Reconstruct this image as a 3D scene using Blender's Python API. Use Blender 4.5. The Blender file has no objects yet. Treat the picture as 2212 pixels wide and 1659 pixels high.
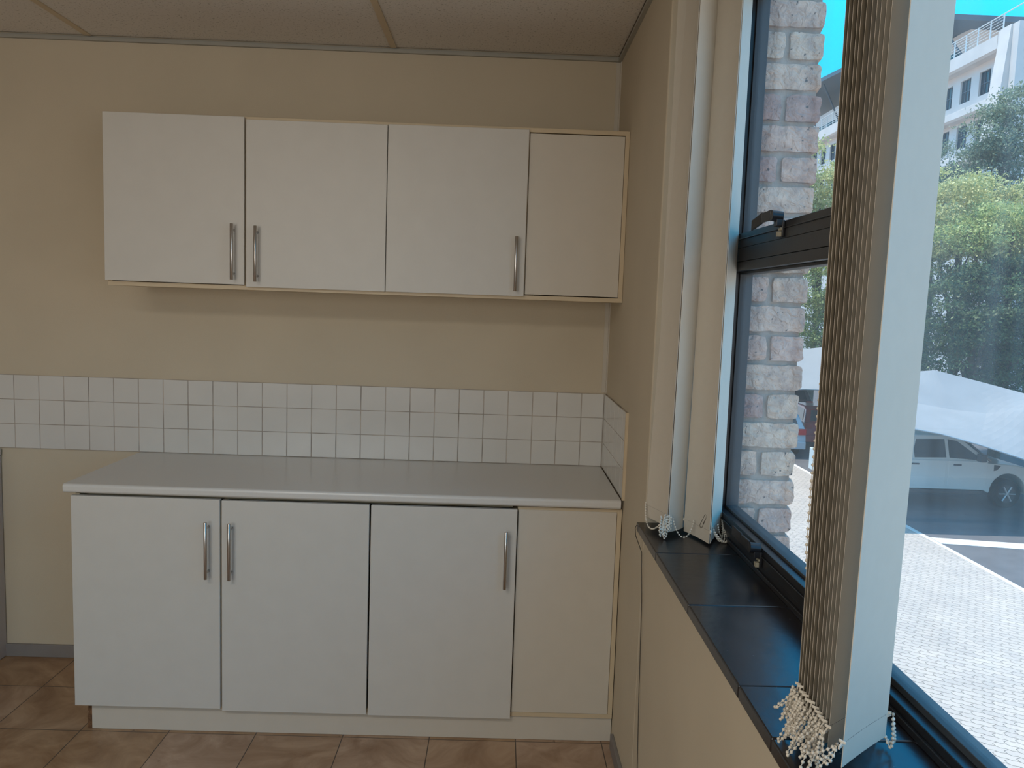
import bpy, math, random
import numpy as np
from mathutils import Vector, Matrix

S = bpy.context.scene
COL = S.collection
PI = math.pi
rnd = random.Random(7)

# ------------------------------------------------------------------ camera, world, sun, exposure
CAM = Vector((-.4516, -3.2711, 1.5637))
YAW, PITCH, ROLL, FPX = .0175, -.1001, .0348, 1705.8
cd = bpy.data.cameras.new('camera'); cam = bpy.data.objects.new('camera', cd); COL.objects.link(cam)
fw = Vector((math.sin(YAW)*math.cos(PITCH), math.cos(YAW)*math.cos(PITCH), math.sin(PITCH)))
rt = Vector((math.cos(YAW), -math.sin(YAW), 0)); up = rt.cross(fw)
r2 = rt*math.cos(ROLL) + up*math.sin(ROLL); u2 = -rt*math.sin(ROLL) + up*math.cos(ROLL)
M = Matrix((r2, u2, -fw)).transposed().to_4x4(); M.translation = CAM
cam.matrix_world = M
cd.sensor_fit = 'HORIZONTAL'; cd.sensor_width = 36; cd.lens = 36*FPX/2212
cd.clip_start = .02; cd.clip_end = 400
S.camera = cam
S.view_settings.view_transform = 'Standard'; S.view_settings.look = 'None'
S.view_settings.exposure = 0; S.view_settings.gamma = 1
S.view_settings.use_curve_mapping = False

w = bpy.data.worlds.new('sky'); S.world = w; w.use_nodes = True
wn = w.node_tree; wn.nodes.clear()
bg = wn.nodes.new('ShaderNodeBackground'); wo = wn.nodes.new('ShaderNodeOutputWorld')
tc = wn.nodes.new('ShaderNodeTexCoord'); sx = wn.nodes.new('ShaderNodeSeparateXYZ'); cr = wn.nodes.new('ShaderNodeValToRGB')
wn.links.new(tc.outputs['Generated'], sx.inputs[0]); wn.links.new(sx.outputs['Z'], cr.inputs[0])
ce = cr.color_ramp.elements
ce[0].position = 0; ce[0].color = (.95, .92, .90, 1); ce[1].position = .14; ce[1].color = (.50, .80, 1.15, 1)
for p_, c_ in ((.27, (.010, .62, 1.0)), (.40, (.006, .80, 1.8)), (.66, (.006, .55, 1.3)), (.90, (.62, .80, .95))):
    e_ = ce.new(p_); e_.color = (*c_, 1)
wn.links.new(cr.outputs[0], bg.inputs[0]); bg.inputs[1].default_value = 1.5
wn.links.new(bg.outputs[0], wo.inputs[0])

def light(name, kind, loc, aim, energy, color, size=None, sizey=None):
    l = bpy.data.lights.new(name, kind); o = bpy.data.objects.new(name, l); COL.objects.link(o)
    o.location = loc; o.rotation_euler = (Vector(aim)-Vector(loc)).to_track_quat('-Z', 'Y').to_euler()
    l.energy = energy; l.color = color
    if size: l.shape = 'RECTANGLE'; l.size = size; l.size_y = sizey
    return o
sun = light('sun', 'SUN', (-8, 1.5, 34), (0, 0, 0), 6.5, (1, .95, .86)); sun.data.angle = .009
# warm fill light added out of view behind the camera, lifts the upper walls
light('rear_fill_light', 'AREA', (-2.0, -5.20, 1.6), (-1.0, 0, 1.75), 26, (1.0, .92, .78), 2.0, 1.1)
# the tubes of a recessed louvred office light fitting in the ceiling, above and left of the viewer
louvre = light('ceiling_tubes', 'AREA', (-1.7, -3.3, 2.535), (-1.7, -3.15, 0), 27, (1.0, .94, .86), 1.1, .52)
louvre.data.spread = math.radians(172)
S.cycles.max_bounces = 8; S.cycles.transparent_max_bounces = 16
S.cycles.use_denoising = True
S.cycles.sample_clamp_indirect = 6

# ------------------------------------------------------------------ mesh helpers
class MB:
    def __init__(s): s.v = []; s.f = []; s.m = []; s.sm = []; s.c = []; s.col = (1, 1, 1)
    def add(s, vs, fs, mi=0, smooth=False):
        b = len(s.v); s.v += [tuple(v) for v in vs]; s.f += [tuple(i+b for i in f) for f in fs]
        s.m += [mi]*len(fs); s.sm += [smooth]*len(fs); s.c += [s.col]*len(vs)
    def box(s, x0, x1, y0, y1, z0, z1, mi=0):
        if x0 > x1: x0, x1 = x1, x0
        if y0 > y1: y0, y1 = y1, y0
        if z0 > z1: z0, z1 = z1, z0
        s.add([(x0,y0,z0),(x1,y0,z0),(x1,y1,z0),(x0,y1,z0),(x0,y0,z1),(x1,y0,z1),(x1,y1,z1),(x0,y1,z1)],
              [(0,3,2,1),(4,5,6,7),(0,1,5,4),(1,2,6,5),(2,3,7,6),(3,0,4,7)], mi); return s
    def quad(s, a, b, c, d, mi=0): s.add([a,b,c,d], [(0,1,2,3)], mi); return s
    def slab(s, quad, t, mi=0):
        """a quad given thickness t along its normal"""
        q = [Vector(p) for p in quad]; n = (q[1]-q[0]).cross(q[2]-q[0]).normalized()*t
        a = [p+n/2 for p in q]; b = [p-n/2 for p in q]
        s.add(a+b, [(0,1,2,3),(7,6,5,4),(0,4,5,1),(1,5,6,2),(2,6,7,3),(3,7,4,0)], mi); return s
    def prism(s, pts, axis, a, b, mi=0):
        """closed outline pts (2D) swept along axis from a to b"""
        n = len(pts)
        def P(p, t): return {'x': (t, p[0], p[1]), 'y': (p[0], t, p[1]), 'z': (p[0], p[1], t)}[axis]
        vs = [P(p, a) for p in pts] + [P(p, b) for p in pts]
        fs = [tuple(range(n))[::-1], tuple(range(n, 2*n))] + [(i, (i+1) % n, n+(i+1) % n, n+i) for i in range(n)]
        s.add(vs, fs, mi); return s
    def tube(s, pts, r, seg=10, mi=0, cap=True, radii=None):
        pts = [Vector(p) for p in pts]; n = len(pts); vs = []; prev = None
        for i, p in enumerate(pts):
            t = (pts[min(i+1, n-1)] - pts[max(i-1, 0)]).normalized()
            if prev is None:
                a = t.cross(Vector((0, 0, 1)))
                if a.length < .05: a = t.cross(Vector((1, 0, 0)))
            else: a = prev - t*prev.dot(t)
            a.normalize(); prev = a; b = t.cross(a); rr = radii[i] if radii else r
            vs += [p + (a*math.cos(2*PI*k/seg) + b*math.sin(2*PI*k/seg))*rr for k in range(seg)]
        fs = [(i*seg+k, i*seg+(k+1) % seg, (i+1)*seg+(k+1) % seg, (i+1)*seg+k) for i in range(n-1) for k in range(seg)]
        s.add(vs, fs, mi, True)
        if cap:
            s.add(vs[:seg], [tuple(range(seg))[::-1]], mi); s.add(vs[-seg:], [tuple(range(seg))], mi)
        return s
    def ball(s, c, r, mi=0, seg=8, rings=5, sc=(1, 1, 1)):
        c = Vector(c); vs = [c+Vector((0, 0, -r*sc[2]))]
        for i in range(1, rings):
            a = -PI/2 + PI*i/rings
            vs += [c+Vector((r*sc[0]*math.cos(a)*math.cos(2*PI*k/seg), r*sc[1]*math.cos(a)*math.sin(2*PI*k/seg), r*sc[2]*math.sin(a))) for k in range(seg)]
        vs.append(c+Vector((0, 0, r*sc[2]))); top = len(vs)-1
        fs = [(0, 1+(k+1) % seg, 1+k) for k in range(seg)]
        for i in range(rings-2):
            fs += [(1+i*seg+k, 1+i*seg+(k+1) % seg, 1+(i+1)*seg+(k+1) % seg, 1+(i+1)*seg+k) for k in range(seg)]
        fs += [(1+(rings-2)*seg+k, 1+(rings-2)*seg+(k+1) % seg, top) for k in range(seg)]
        s.add(vs, fs, mi, True); return s
    def grid(s, P, t=0, mi=0, smooth=True):
        """P[i][j] points, given thickness t along -z / normal"""
        R, Cc = len(P), len(P[0]); vs = [Vector(p) for row in P for p in row]
        fs = [(i*Cc+j, i*Cc+j+1, (i+1)*Cc+j+1, (i+1)*Cc+j) for i in range(R-1) for j in range(Cc-1)]
        s.add(vs, fs, mi, smooth); return s
    def build(s, name, mats, parent=None, bevel=0, seg=2, color=False):
        me = bpy.data.meshes.new(name); me.from_pydata(s.v, [], s.f)
        mats = mats if isinstance(mats, (list, tuple)) else [mats]
        for m in mats: me.materials.append(m)
        me.polygons.foreach_set('material_index', s.m); me.polygons.foreach_set('use_smooth', s.sm)
        if color:
            at = me.color_attributes.new('tint', 'FLOAT_COLOR', 'POINT')
            at.data.foreach_set('color', [x for c in s.c for x in (c[0], c[1], c[2], 1)])
        me.update()
        o = bpy.data.objects.new(name, me); COL.objects.link(o)
        if parent: o.parent = parent; o.matrix_parent_inverse = parent_matrix(parent).inverted()
        if bevel:
            b = o.modifiers.new('bevel', 'BEVEL'); b.width = bevel; b.segments = seg; b.limit_method = 'ANGLE'; b.angle_limit = .7
        return o
def parent_matrix(p):
    m = Matrix.LocRotScale(p.location, p.rotation_euler, p.scale)
    if p.parent: m = parent_matrix(p.parent) @ p.matrix_parent_inverse @ m
    return m
def empty(name, loc=(0, 0, 0)):
    o = bpy.data.objects.new(name, None); COL.objects.link(o); o.location = loc; o.empty_display_size = .1; return o
def tag(o, label=None, cat=None, group=None, kind=None):
    if label: o['label'] = label
    if cat: o['category'] = cat
    if group: o['group'] = group
    if kind: o['kind'] = kind
    return o
def struct(o): o['kind'] = 'structure'; return o

# ------------------------------------------------------------------ materials
def mat(name, col, rough=.6, metal=0, spec=.5, var=0, vscale=8, bump=0, bscale=60, col2=None, coat=0, detail=4):
    m = bpy.data.materials.new(name); m.use_nodes = True; nt = m.node_tree; b = nt.nodes['Principled BSDF']
    b.inputs['Base Color'].default_value = (*col, 1); b.inputs['Roughness'].default_value = rough
    b.inputs['Metallic'].default_value = metal; b.inputs['Specular IOR Level'].default_value = spec
    if coat: b.inputs['Coat Weight'].default_value = coat; b.inputs['Coat Roughness'].default_value = .08
    g = nt.nodes.new('ShaderNodeNewGeometry')
    if var or col2:
        n = nt.nodes.new('ShaderNodeTexNoise'); n.inputs['Scale'].default_value = vscale; n.inputs['Detail'].default_value = detail
        nt.links.new(g.outputs['Position'], n.inputs['Vector'])
        r = nt.nodes.new('ShaderNodeValToRGB'); c2 = col2 or tuple(min(1, c*(1+var)) for c in col); c1 = tuple(c*(1-var) for c in col)
        r.color_ramp.elements[0].position = .35; r.color_ramp.elements[1].position = .65
        r.color_ramp.elements[0].color = (*c1, 1); r.color_ramp.elements[1].color = (*c2, 1)
        nt.links.new(n.outputs['Fac'], r.inputs[0]); nt.links.new(r.outputs[0], b.inputs['Base Color'])
    if bump:
        n = nt.nodes.new('ShaderNodeTexNoise'); n.inputs['Scale'].default_value = bscale; n.inputs['Detail'].default_value = 5
        nt.links.new(g.outputs['Position'], n.inputs['Vector'])
        bp = nt.nodes.new('ShaderNodeBump'); bp.inputs['Strength'].default_value = bump; bp.inputs['Distance'].default_value = .01
        nt.links.new(n.outputs['Fac'], bp.inputs['Height']); nt.links.new(bp.outputs[0], b.inputs['Normal'])
    return m
def node(nt, t, **kw):
    n = nt.nodes.new(t)
    for k, v in kw.items(): setattr(n, k, v)
    return n

M_WALL = mat('cream_wall_paint', (.58, .505, .385), .75, spec=.25, var=.025, vscale=3, bump=.06, bscale=220)
M_WALLX = mat('outside_plaster', (.55, .5, .45), .8)
M_DOOR = mat('white_melamine', (.61, .59, .545), .42, spec=.4, var=.012, vscale=14)
M_CARC = mat('cream_melamine', (.60, .49, .335), .45, spec=.4, var=.02, vscale=10)
M_PANEL = mat('off_white_melamine', (.61, .56, .48), .42, spec=.4, var=.012, vscale=14)
M_TOP = mat('white_laminate', (.66, .645, .61), .28, spec=.5, var=.012, vscale=300)
M_TILE = mat('white_glazed_tile', (.68, .665, .63), .16, spec=.5, var=.02, vscale=6)
M_GROUT = mat('grey_grout', (.42, .37, .32), .9, var=.35, vscale=9)
M_STEEL = mat('brushed_steel', (.50, .47, .44), .28, metal=1)
M_DARK = mat('dark_gap', (.03, .025, .02), .8)
M_CHIP = mat('raw_chipboard', (.16, .08, .035), .9, var=.4, vscale=120)
M_TRIM = mat('grey_white_trim', (.36, .35, .31), .5, var=.02)
M_CSTRIP = mat('white_corner_strip', (.55, .50, .42), .5)
M_SKIRT = mat('grey_skirting', (.24, .22, .21), .6, var=.04)
M_FRAME = mat('black_bronze_aluminium', (.016, .017, .020), .33, spec=.5, var=.15, vscale=20, bump=.02, bscale=300)
M_FRAME2 = mat('dark_grey_gasket', (.045, .05, .055), .5)
M_FABRIC = mat('cream_blind_fabric', (.62, .57, .485), .75, spec=.25, var=.01, vscale=40, bump=.05, bscale=900)
M_BEAD = mat('ivory_bead_plastic', (.72, .66, .56), .35)
M_PWALL = mat('pale_mauve_panel', (.50, .46, .45), .5)

def nodes_of(name):
    m = bpy.data.materials.new(name); m.use_nodes = True
    return m, m.node_tree, m.node_tree.nodes['Principled BSDF'], m.node_tree.links

def floor_mat():
    m, nt, b, L = nodes_of('travertine_floor_tiles')
    g = node(nt, 'ShaderNodeNewGeometry'); mp = node(nt, 'ShaderNodeMapping'); L.new(g.outputs['Position'], mp.inputs[0])
    mp.inputs['Location'].default_value = (2.2105, .572, 0)
    br = node(nt, 'ShaderNodeTexBrick'); L.new(mp.outputs[0], br.inputs['Vector']); br.offset = 0
    br.inputs['Scale'].default_value = 1; br.inputs['Brick Width'].default_value = .3105; br.inputs['Row Height'].default_value = .3105
    br.inputs['Mortar Size'].default_value = .0021; br.inputs['Mortar Smooth'].default_value = .3
    br.inputs['Color1'].default_value = (0, 0, 0, 1); br.inputs['Color2'].default_value = (1, 1, 1, 1); br.inputs['Mortar'].default_value = (.5, .5, .5, 1); br.inputs['Bias'].default_value = 0
    tone = node(nt, 'ShaderNodeValToRGB'); L.new(br.outputs['Color'], tone.inputs[0])
    tone.color_ramp.elements[0].color = (.36, .245, .145, 1); tone.color_ramp.elements[1].color = (.43, .33, .26, 1)
    n1 = node(nt, 'ShaderNodeTexNoise'); n1.inputs['Scale'].default_value = 5; n1.inputs['Detail'].default_value = 9; n1.inputs['Distortion'].default_value = 1.6
    n1.inputs['Roughness'].default_value = .62
    L.new(g.outputs['Position'], n1.inputs['Vector'])
    r1 = node(nt, 'ShaderNodeValToRGB'); L.new(n1.outputs['Fac'], r1.inputs[0])
    r1.color_ramp.elements[0].position = .3; r1.color_ramp.elements[0].color = (.66, .52, .40, 1)
    r1.color_ramp.elements[1].position = .72; r1.color_ramp.elements[1].color = (1.25, 1.18, 1.1, 1)
    mu = node(nt, 'ShaderNodeMix', data_type='RGBA', blend_type='MULTIPLY'); mu.inputs[0].default_value = 1
    L.new(tone.outputs[0], mu.inputs[6]); L.new(r1.outputs[0], mu.inputs[7])
    # the odd pit in the stone
    n2 = node(nt, 'ShaderNodeTexNoise'); n2.inputs['Scale'].default_value = 26; n2.inputs['Detail'].default_value = 2; L.new(g.outputs['Position'], n2.inputs['Vector'])
    r2 = node(nt, 'ShaderNodeValToRGB'); L.new(n2.outputs['Fac'], r2.inputs[0]); r2.color_ramp.elements[0].position = .72; r2.color_ramp.elements[1].position = .78
    m2 = node(nt, 'ShaderNodeMix', data_type='RGBA'); L.new(r2.outputs[0], m2.inputs[0]); L.new(mu.outputs[2], m2.inputs[6]); m2.inputs[7].default_value = (.11, .06, .03, 1)
    m3 = node(nt, 'ShaderNodeMix', data_type='RGBA'); L.new(br.outputs['Fac'], m3.inputs[0]); L.new(m2.outputs[2], m3.inputs[6]); m3.inputs[7].default_value = (.085, .06, .045, 1)
    L.new(m3.outputs[2], b.inputs['Base Color']); b.inputs['Roughness'].default_value = .38
    bp = node(nt, 'ShaderNodeBump'); bp.inputs['Strength'].default_value = .35; bp.inputs['Distance'].default_value = .002; bp.invert = True
    L.new(br.outputs['Fac'], bp.inputs['Height']); L.new(bp.outputs[0], b.inputs['Normal'])
    return m
M_FLOOR = floor_mat()

def ceil_mat():
    m, nt, b, L = nodes_of('speckled_ceiling_board')
    g = node(nt, 'ShaderNodeNewGeometry')
    n = node(nt, 'ShaderNodeTexNoise'); n.inputs['Scale'].default_value = 130; n.inputs['Detail'].default_value = 3; L.new(g.outputs['Position'], n.inputs['Vector'])
    r = node(nt, 'ShaderNodeValToRGB'); L.new(n.outputs['Fac'], r.inputs[0])
    r.color_ramp.elements[0].position = .27; r.color_ramp.elements[0].color = (.40, .37, .32, 1)
    r.color_ramp.elements[1].position = .42; r.color_ramp.elements[1].color = (.74, .70, .64, 1)
    L.new(r.outputs[0], b.inputs['Base Color']); b.inputs['Roughness'].default_value = .9; b.inputs['Specular IOR Level'].default_value = .1
    bp = node(nt, 'ShaderNodeBump'); bp.inputs['Strength'].default_value = .4; bp.inputs['Distance'].default_value = .002
    L.new(n.outputs['Fac'], bp.inputs['Height']); L.new(bp.outputs[0], b.inputs['Normal'])
    return m
M_CEIL = ceil_mat()

def slate_mat():
    m, nt, b, L = nodes_of('black_slate_sill')
    g = node(nt, 'ShaderNodeNewGeometry')
    n = node(nt, 'ShaderNodeTexNoise'); n.inputs['Scale'].default_value = 9; n.inputs['Detail'].default_value = 8; L.new(g.outputs['Position'], n.inputs['Vector'])
    r = node(nt, 'ShaderNodeValToRGB'); L.new(n.outputs['Fac'], r.inputs[0])
    r.color_ramp.elements[0].position = .35; r.color_ramp.elements[0].color = (.004, .004, .006, 1)
    r.color_ramp.elements[1].position = .7; r.color_ramp.elements[1].color = (.014, .011, .013, 1)
    n2 = node(nt, 'ShaderNodeTexNoise'); n2.inputs['Scale'].default_value = 160; L.new(g.outputs['Position'], n2.inputs['Vector'])
    r2 = node(nt, 'ShaderNodeValToRGB'); L.new(n2.outputs['Fac'], r2.inputs[0]); r2.color_ramp.elements[0].position = .73; r2.color_ramp.elements[1].position = .78
    mx = node(nt, 'ShaderNodeMix', data_type='RGBA'); L.new(r2.outputs[0], mx.inputs[0]); L.new(r.outputs[0], mx.inputs[6]); mx.inputs[7].default_value = (.12, .11, .11, 1)
    L.new(mx.outputs[2], b.inputs['Base Color']); b.inputs['Roughness'].default_value = .27; b.inputs['Specular IOR Level'].default_value = .75
    n3 = node(nt, 'ShaderNodeTexNoise'); n3.inputs['Scale'].default_value = 22; n3.inputs['Detail'].default_value = 6; L.new(g.outputs['Position'], n3.inputs['Vector'])
    bp = node(nt, 'ShaderNodeBump'); bp.inputs['Strength'].default_value = .14; bp.inputs['Distance'].default_value = .006
    L.new(n3.outputs['Fac'], bp.inputs['Height']); L.new(bp.outputs[0], b.inputs['Normal'])
    return m
M_SLATE = slate_mat()

def brick_mat():
    m, nt, b, L = nodes_of('rough_clay_brick')
    g = node(nt, 'ShaderNodeNewGeometry'); a = node(nt, 'ShaderNodeAttribute', attribute_name='tint')
    n = node(nt, 'ShaderNodeTexNoise'); n.inputs['Scale'].default_value = 24; n.inputs['Detail'].default_value = 8; n.inputs['Roughness'].default_value = .7; L.new(g.outputs['Position'], n.inputs['Vector'])
    r = node(nt, 'ShaderNodeValToRGB'); L.new(n.outputs['Fac'], r.inputs[0])
    r.color_ramp.elements[0].position = .3; r.color_ramp.elements[0].color = (.60, .57, .58, 1)
    r.color_ramp.elements[1].position = .7; r.color_ramp.elements[1].color = (1.2, 1.18, 1.12, 1)
    mu = node(nt, 'ShaderNodeMix', data_type='RGBA', blend_type='MULTIPLY'); mu.inputs[0].default_value = 1
    L.new(a.outputs['Color'], mu.inputs[6]); L.new(r.outputs[0], mu.inputs[7])
    n2 = node(nt, 'ShaderNodeTexNoise'); n2.inputs['Scale'].default_value = 75; n2.inputs['Detail'].default_value = 3; L.new(g.outputs['Position'], n2.inputs['Vector'])
    r2 = node(nt, 'ShaderNodeValToRGB'); L.new(n2.outputs['Fac'], r2.inputs[0]); r2.color_ramp.elements[0].position = .66; r2.color_ramp.elements[1].position = .72
    mx = node(nt, 'ShaderNodeMix', data_type='RGBA'); L.new(r2.outputs[0], mx.inputs[0]); L.new(mu.outputs[2], mx.inputs[6]); mx.inputs[7].default_value = (.09, .07, .07, 1)
    L.new(mx.outputs[2], b.inputs['Base Color']); b.inputs['Roughness'].default_value = .9
    n3 = node(nt, 'ShaderNodeTexNoise'); n3.inputs['Scale'].default_value = 42; n3.inputs['Detail'].default_value = 7; n3.inputs['Distortion'].default_value = .6; L.new(g.outputs['Position'], n3.inputs['Vector'])
    bp = node(nt, 'ShaderNodeBump'); bp.inputs['Strength'].default_value = 1; bp.inputs['Distance'].default_value = .02
    L.new(n3.outputs['Fac'], bp.inputs['Height']); L.new(bp.outputs[0], b.inputs['Normal'])
    return m
M_BRICK = brick_mat()
M_MORTAR = mat('grey_mortar', (.34, .29, .25), .95, var=.2, vscale=20, bump=.6, bscale=60)

def glass_mat(name, dust):
    m = bpy.data.materials.new(name); m.use_nodes = True; nt = m.node_tree; nt.nodes.clear(); L = nt.links
    out = node(nt, 'ShaderNodeOutputMaterial'); tr = node(nt, 'ShaderNodeBsdfTransparent'); gl = node(nt, 'ShaderNodeBsdfGlossy'); gl.inputs['Roughness'].default_value = .02
    tr.inputs[0].default_value = (.985, .99, .99, 1)
    lw = node(nt, 'ShaderNodeLayerWeight'); lw.inputs[0].default_value = .5
    pw = node(nt, 'ShaderNodeMath', operation='POWER'); L.new(lw.outputs['Facing'], pw.inputs[0]); pw.inputs[1].default_value = 4.5
    fr = node(nt, 'ShaderNodeMath', operation='MULTIPLY_ADD'); L.new(pw.outputs[0], fr.inputs[0]); fr.inputs[1].default_value = .45; fr.inputs[2].default_value = .025
    a = node(nt, 'ShaderNodeMixShader'); L.new(fr.outputs[0], a.inputs[0]); L.new(tr.outputs[0], a.inputs[1]); L.new(gl.outputs[0], a.inputs[2])
    # a film of dust: streaky, scatters daylight
    tl = node(nt, 'ShaderNodeBsdfTranslucent'); tl.inputs[0].default_value = (.85, .82, .78, 1)
    g = node(nt, 'ShaderNodeNewGeometry'); mp = node(nt, 'ShaderNodeMapping'); mp.inputs['Scale'].default_value = (1, 14, .7); L.new(g.outputs['Position'], mp.inputs[0])
    n = node(nt, 'ShaderNodeTexNoise'); n.inputs['Scale'].default_value = 1.6; n.inputs['Detail'].default_value = 4; L.new(mp.outputs[0], n.inputs['Vector'])
    mr = node(nt, 'ShaderNodeMapRange'); mr.inputs['From Min'].default_value = .3; mr.inputs['From Max'].default_value = .75
    mr.inputs['To Min'].default_value = dust*.6; mr.inputs['To Max'].default_value = dust*1.5; L.new(n.outputs['Fac'], mr.inputs[0])
    d = node(nt, 'ShaderNodeMixShader'); L.new(mr.outputs[0], d.inputs[0]); L.new(a.outputs[0], d.inputs[1]); L.new(tl.outputs[0], d.inputs[2])
    L.new(d.outputs[0], out.inputs[0])
    return m
M_GLASS = glass_mat('clear_window_glass', .03)
M_GLASSD = glass_mat('dusty_window_glass', .06)
M_CARGLASS = mat('tinted_car_glass', (.03, .038, .042), .12, spec=.6)

def paver_mat():
    m, nt, b, L = nodes_of('interlocking_concrete_pavers')
    g = node(nt, 'ShaderNodeNewGeometry'); s = node(nt, 'ShaderNodeSeparateXYZ'); rm = node(nt, 'ShaderNodeMapping'); rm.inputs['Rotation'].default_value = (0, 0, math.radians(31.7))
    L.new(g.outputs['Position'], rm.inputs[0]); L.new(rm.outputs[0], s.inputs[0])
    def tri(sock, per, amp):
        a = node(nt, 'ShaderNodeMath', operation='PINGPONG'); L.new(sock, a.inputs[0]); a.inputs[1].default_value = per
        c = node(nt, 'ShaderNodeMath', operation='MULTIPLY_ADD'); L.new(a.outputs[0], c.inputs[0]); c.inputs[1].default_value = amp*2/per; c.inputs[2].default_value = -amp
        return c.outputs[0]
    def add(a, bb):
        c = node(nt, 'ShaderNodeMath', operation='ADD'); L.new(a, c.inputs[0]); L.new(bb, c.inputs[1]); return c.outputs[0]
    X = add(s.outputs['X'], tri(s.outputs['Y'], .0565, .020)); Y = add(s.outputs['Y'], tri(s.outputs['X'], .0565, .008))
    cb = node(nt, 'ShaderNodeCombineXYZ'); L.new(X, cb.inputs[0]); L.new(Y, cb.inputs[1])
    br = node(nt, 'ShaderNodeTexBrick'); L.new(cb.outputs[0], br.inputs['Vector']); br.offset = .5
    br.inputs['Scale'].default_value = 1; br.inputs['Brick Width'].default_value = .226; br.inputs['Row Height'].default_value = .113
    br.inputs['Mortar Size'].default_value = .0055; br.inputs['Mortar Smooth'].default_value = .2; br.inputs['Bias'].default_value = -.35
    br.inputs['Color1'].default_value = (.41, .355, .315, 1); br.inputs['Color2'].default_value = (.34, .30, .275, 1); br.inputs['Mortar'].default_value = (.10, .08, .065, 1)
    n = node(nt, 'ShaderNodeTexNoise'); n.inputs['Scale'].default_value = 1.3; n.inputs['Detail'].default_value = 6; L.new(g.outputs['Position'], n.inputs['Vector'])
    r = node(nt, 'ShaderNodeValToRGB'); L.new(n.outputs['Fac'], r.inputs[0]); r.color_ramp.elements[0].color = (.8, .8, .8, 1); r.color_ramp.elements[1].color = (1.15, 1.15, 1.12, 1)
    mu = node(nt, 'ShaderNodeMix', data_type='RGBA', blend_type='MULTIPLY'); mu.inputs[0].default_value = 1
    L.new(br.outputs['Color'], mu.inputs[6]); L.new(r.outputs[0], mu.inputs[7])
    L.new(mu.outputs[2], b.inputs['Base Color']); b.inputs['Roughness'].default_value = .85
    return m
M_PAVE = paver_mat()
M_ASPH = mat('grey_tarmac', (.085, .08, .085), .9, var=.12, vscale=2.2, bump=.3, bscale=40)
M_LINE = mat('pale_concrete_strip', (.55, .52, .49), .8, var=.08)
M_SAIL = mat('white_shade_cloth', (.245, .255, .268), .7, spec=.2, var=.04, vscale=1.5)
M_BLDG = mat('white_render', (.66, .60, .56), .85, var=.05, vscale=.8, bump=.5, bscale=2)
M_BDARK = mat('dark_blue_roof_sheet', (.06, .09, .12), .5)
M_WIN = mat('dark_building_glass', (.03, .045, .06), .12, spec=.6)
M_RAIL = mat('pale_metal_railing', (.6, .62, .62), .4)
M_TRUNK = mat('brown_bark', (.10, .075, .05), .9, var=.3, vscale=10)

def leaf_mat(name, c1, c2):
    m, nt, b, L = nodes_of(name)
    g = node(nt, 'ShaderNodeNewGeometry'); r = node(nt, 'ShaderNodeValToRGB'); L.new(g.outputs['Random Per Island'], r.inputs[0])
    r.color_ramp.elements[0].color = (*c1, 1); r.color_ramp.elements[1].color = (*c2, 1)
    L.new(r.outputs[0], b.inputs['Base Color']); b.inputs['Roughness'].default_value = .55
    tl = node(nt, 'ShaderNodeBsdfTranslucent'); L.new(r.outputs[0], tl.inputs[0]); mx = node(nt, 'ShaderNodeMixShader'); mx.inputs[0].default_value = .35
    out = nt.nodes['Material Output']; L.new(b.outputs[0], mx.inputs[1]); L.new(tl.outputs[0], mx.inputs[2]); L.new(mx.outputs[0], out.inputs[0])
    return m
L_YEL = leaf_mat('yellow_green_leaves', (.36, .39, .14), (.66, .64, .32))
L_YM = leaf_mat('fresh_green_leaves', (.24, .32, .09), (.50, .54, .22))
L_MID = leaf_mat('mid_green_leaves', (.15, .20, .06), (.34, .39, .14))
L_DRK = leaf_mat('dark_green_leaves', (.05, .085, .04), (.14, .19, .07))
L_GRY = leaf_mat('grey_green_leaves', (.13, .18, .12), (.30, .36, .24))

def paint(name, c, rough=.3): return mat(name, c, rough, spec=.5, coat=.6)
P_WHITE = paint('white_car_paint', (.60, .64, .62)); P_RED = paint('red_car_paint', (.50, .03, .03)); P_SILVER = paint('silver_car_paint', (.45, .46, .48)); P_BLACK = paint('dark_grey_car_paint', (.05, .05, .055))
M_TYRE = mat('black_rubber', (.02, .02, .02), .85); M_HUB = mat('alloy_wheel', (.4, .4, .41), .35, metal=.8)
M_BLKPL = mat('black_plastic', (.03, .03, .033), .5); M_REDL = mat('red_lamp_lens', (.5, .02, .02), .2); M_PLATE = mat('white_number_plate', (.7, .7, .68), .5)

# ------------------------------------------------------------------ room shell
H = 2.559; T = .22; YS = -.968; YE = -4.9; SZ = .93; HEAD = 2.5; XL = -5.6; YB = -5.25
struct(MB().box(XL, 0, YB, 0, -.15, 0).build('floor', M_FLOOR))
struct(MB().box(XL-.2, T, 0, .2, -.15, H+.3).build('wall_back', M_WALL))
wr = MB()
wr.box(0, T, YS, 0, -.15, H+.3); wr.box(0, T, YE, YS, -.15, SZ-.026); wr.box(0, T, YE, YS, HEAD, H+.3); wr.box(0, T, YB, YE, -.15, H+.3)
struct(wr.build('wall_right', M_WALL, bevel=.004))
struct(MB().box(XL-.2, XL, YB, 0, -.15, H+.3).build('wall_left', M_WALL))
wf = MB(); wf.box(XL-.2, T, YB-.2, YB, -.15, 1.0); wf.box(XL-.2, T, YB-.2, YB, 2.2, H+.3); wf.box(XL-.2, -3.05, YB-.2, YB, 1.0, 2.2); wf.box(-.95, T, YB-.2, YB, 1.0, 2.2)  # rear opening is added to hold the unseen fill light
struct(wf.build('wall_front', M_WALL))
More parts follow.
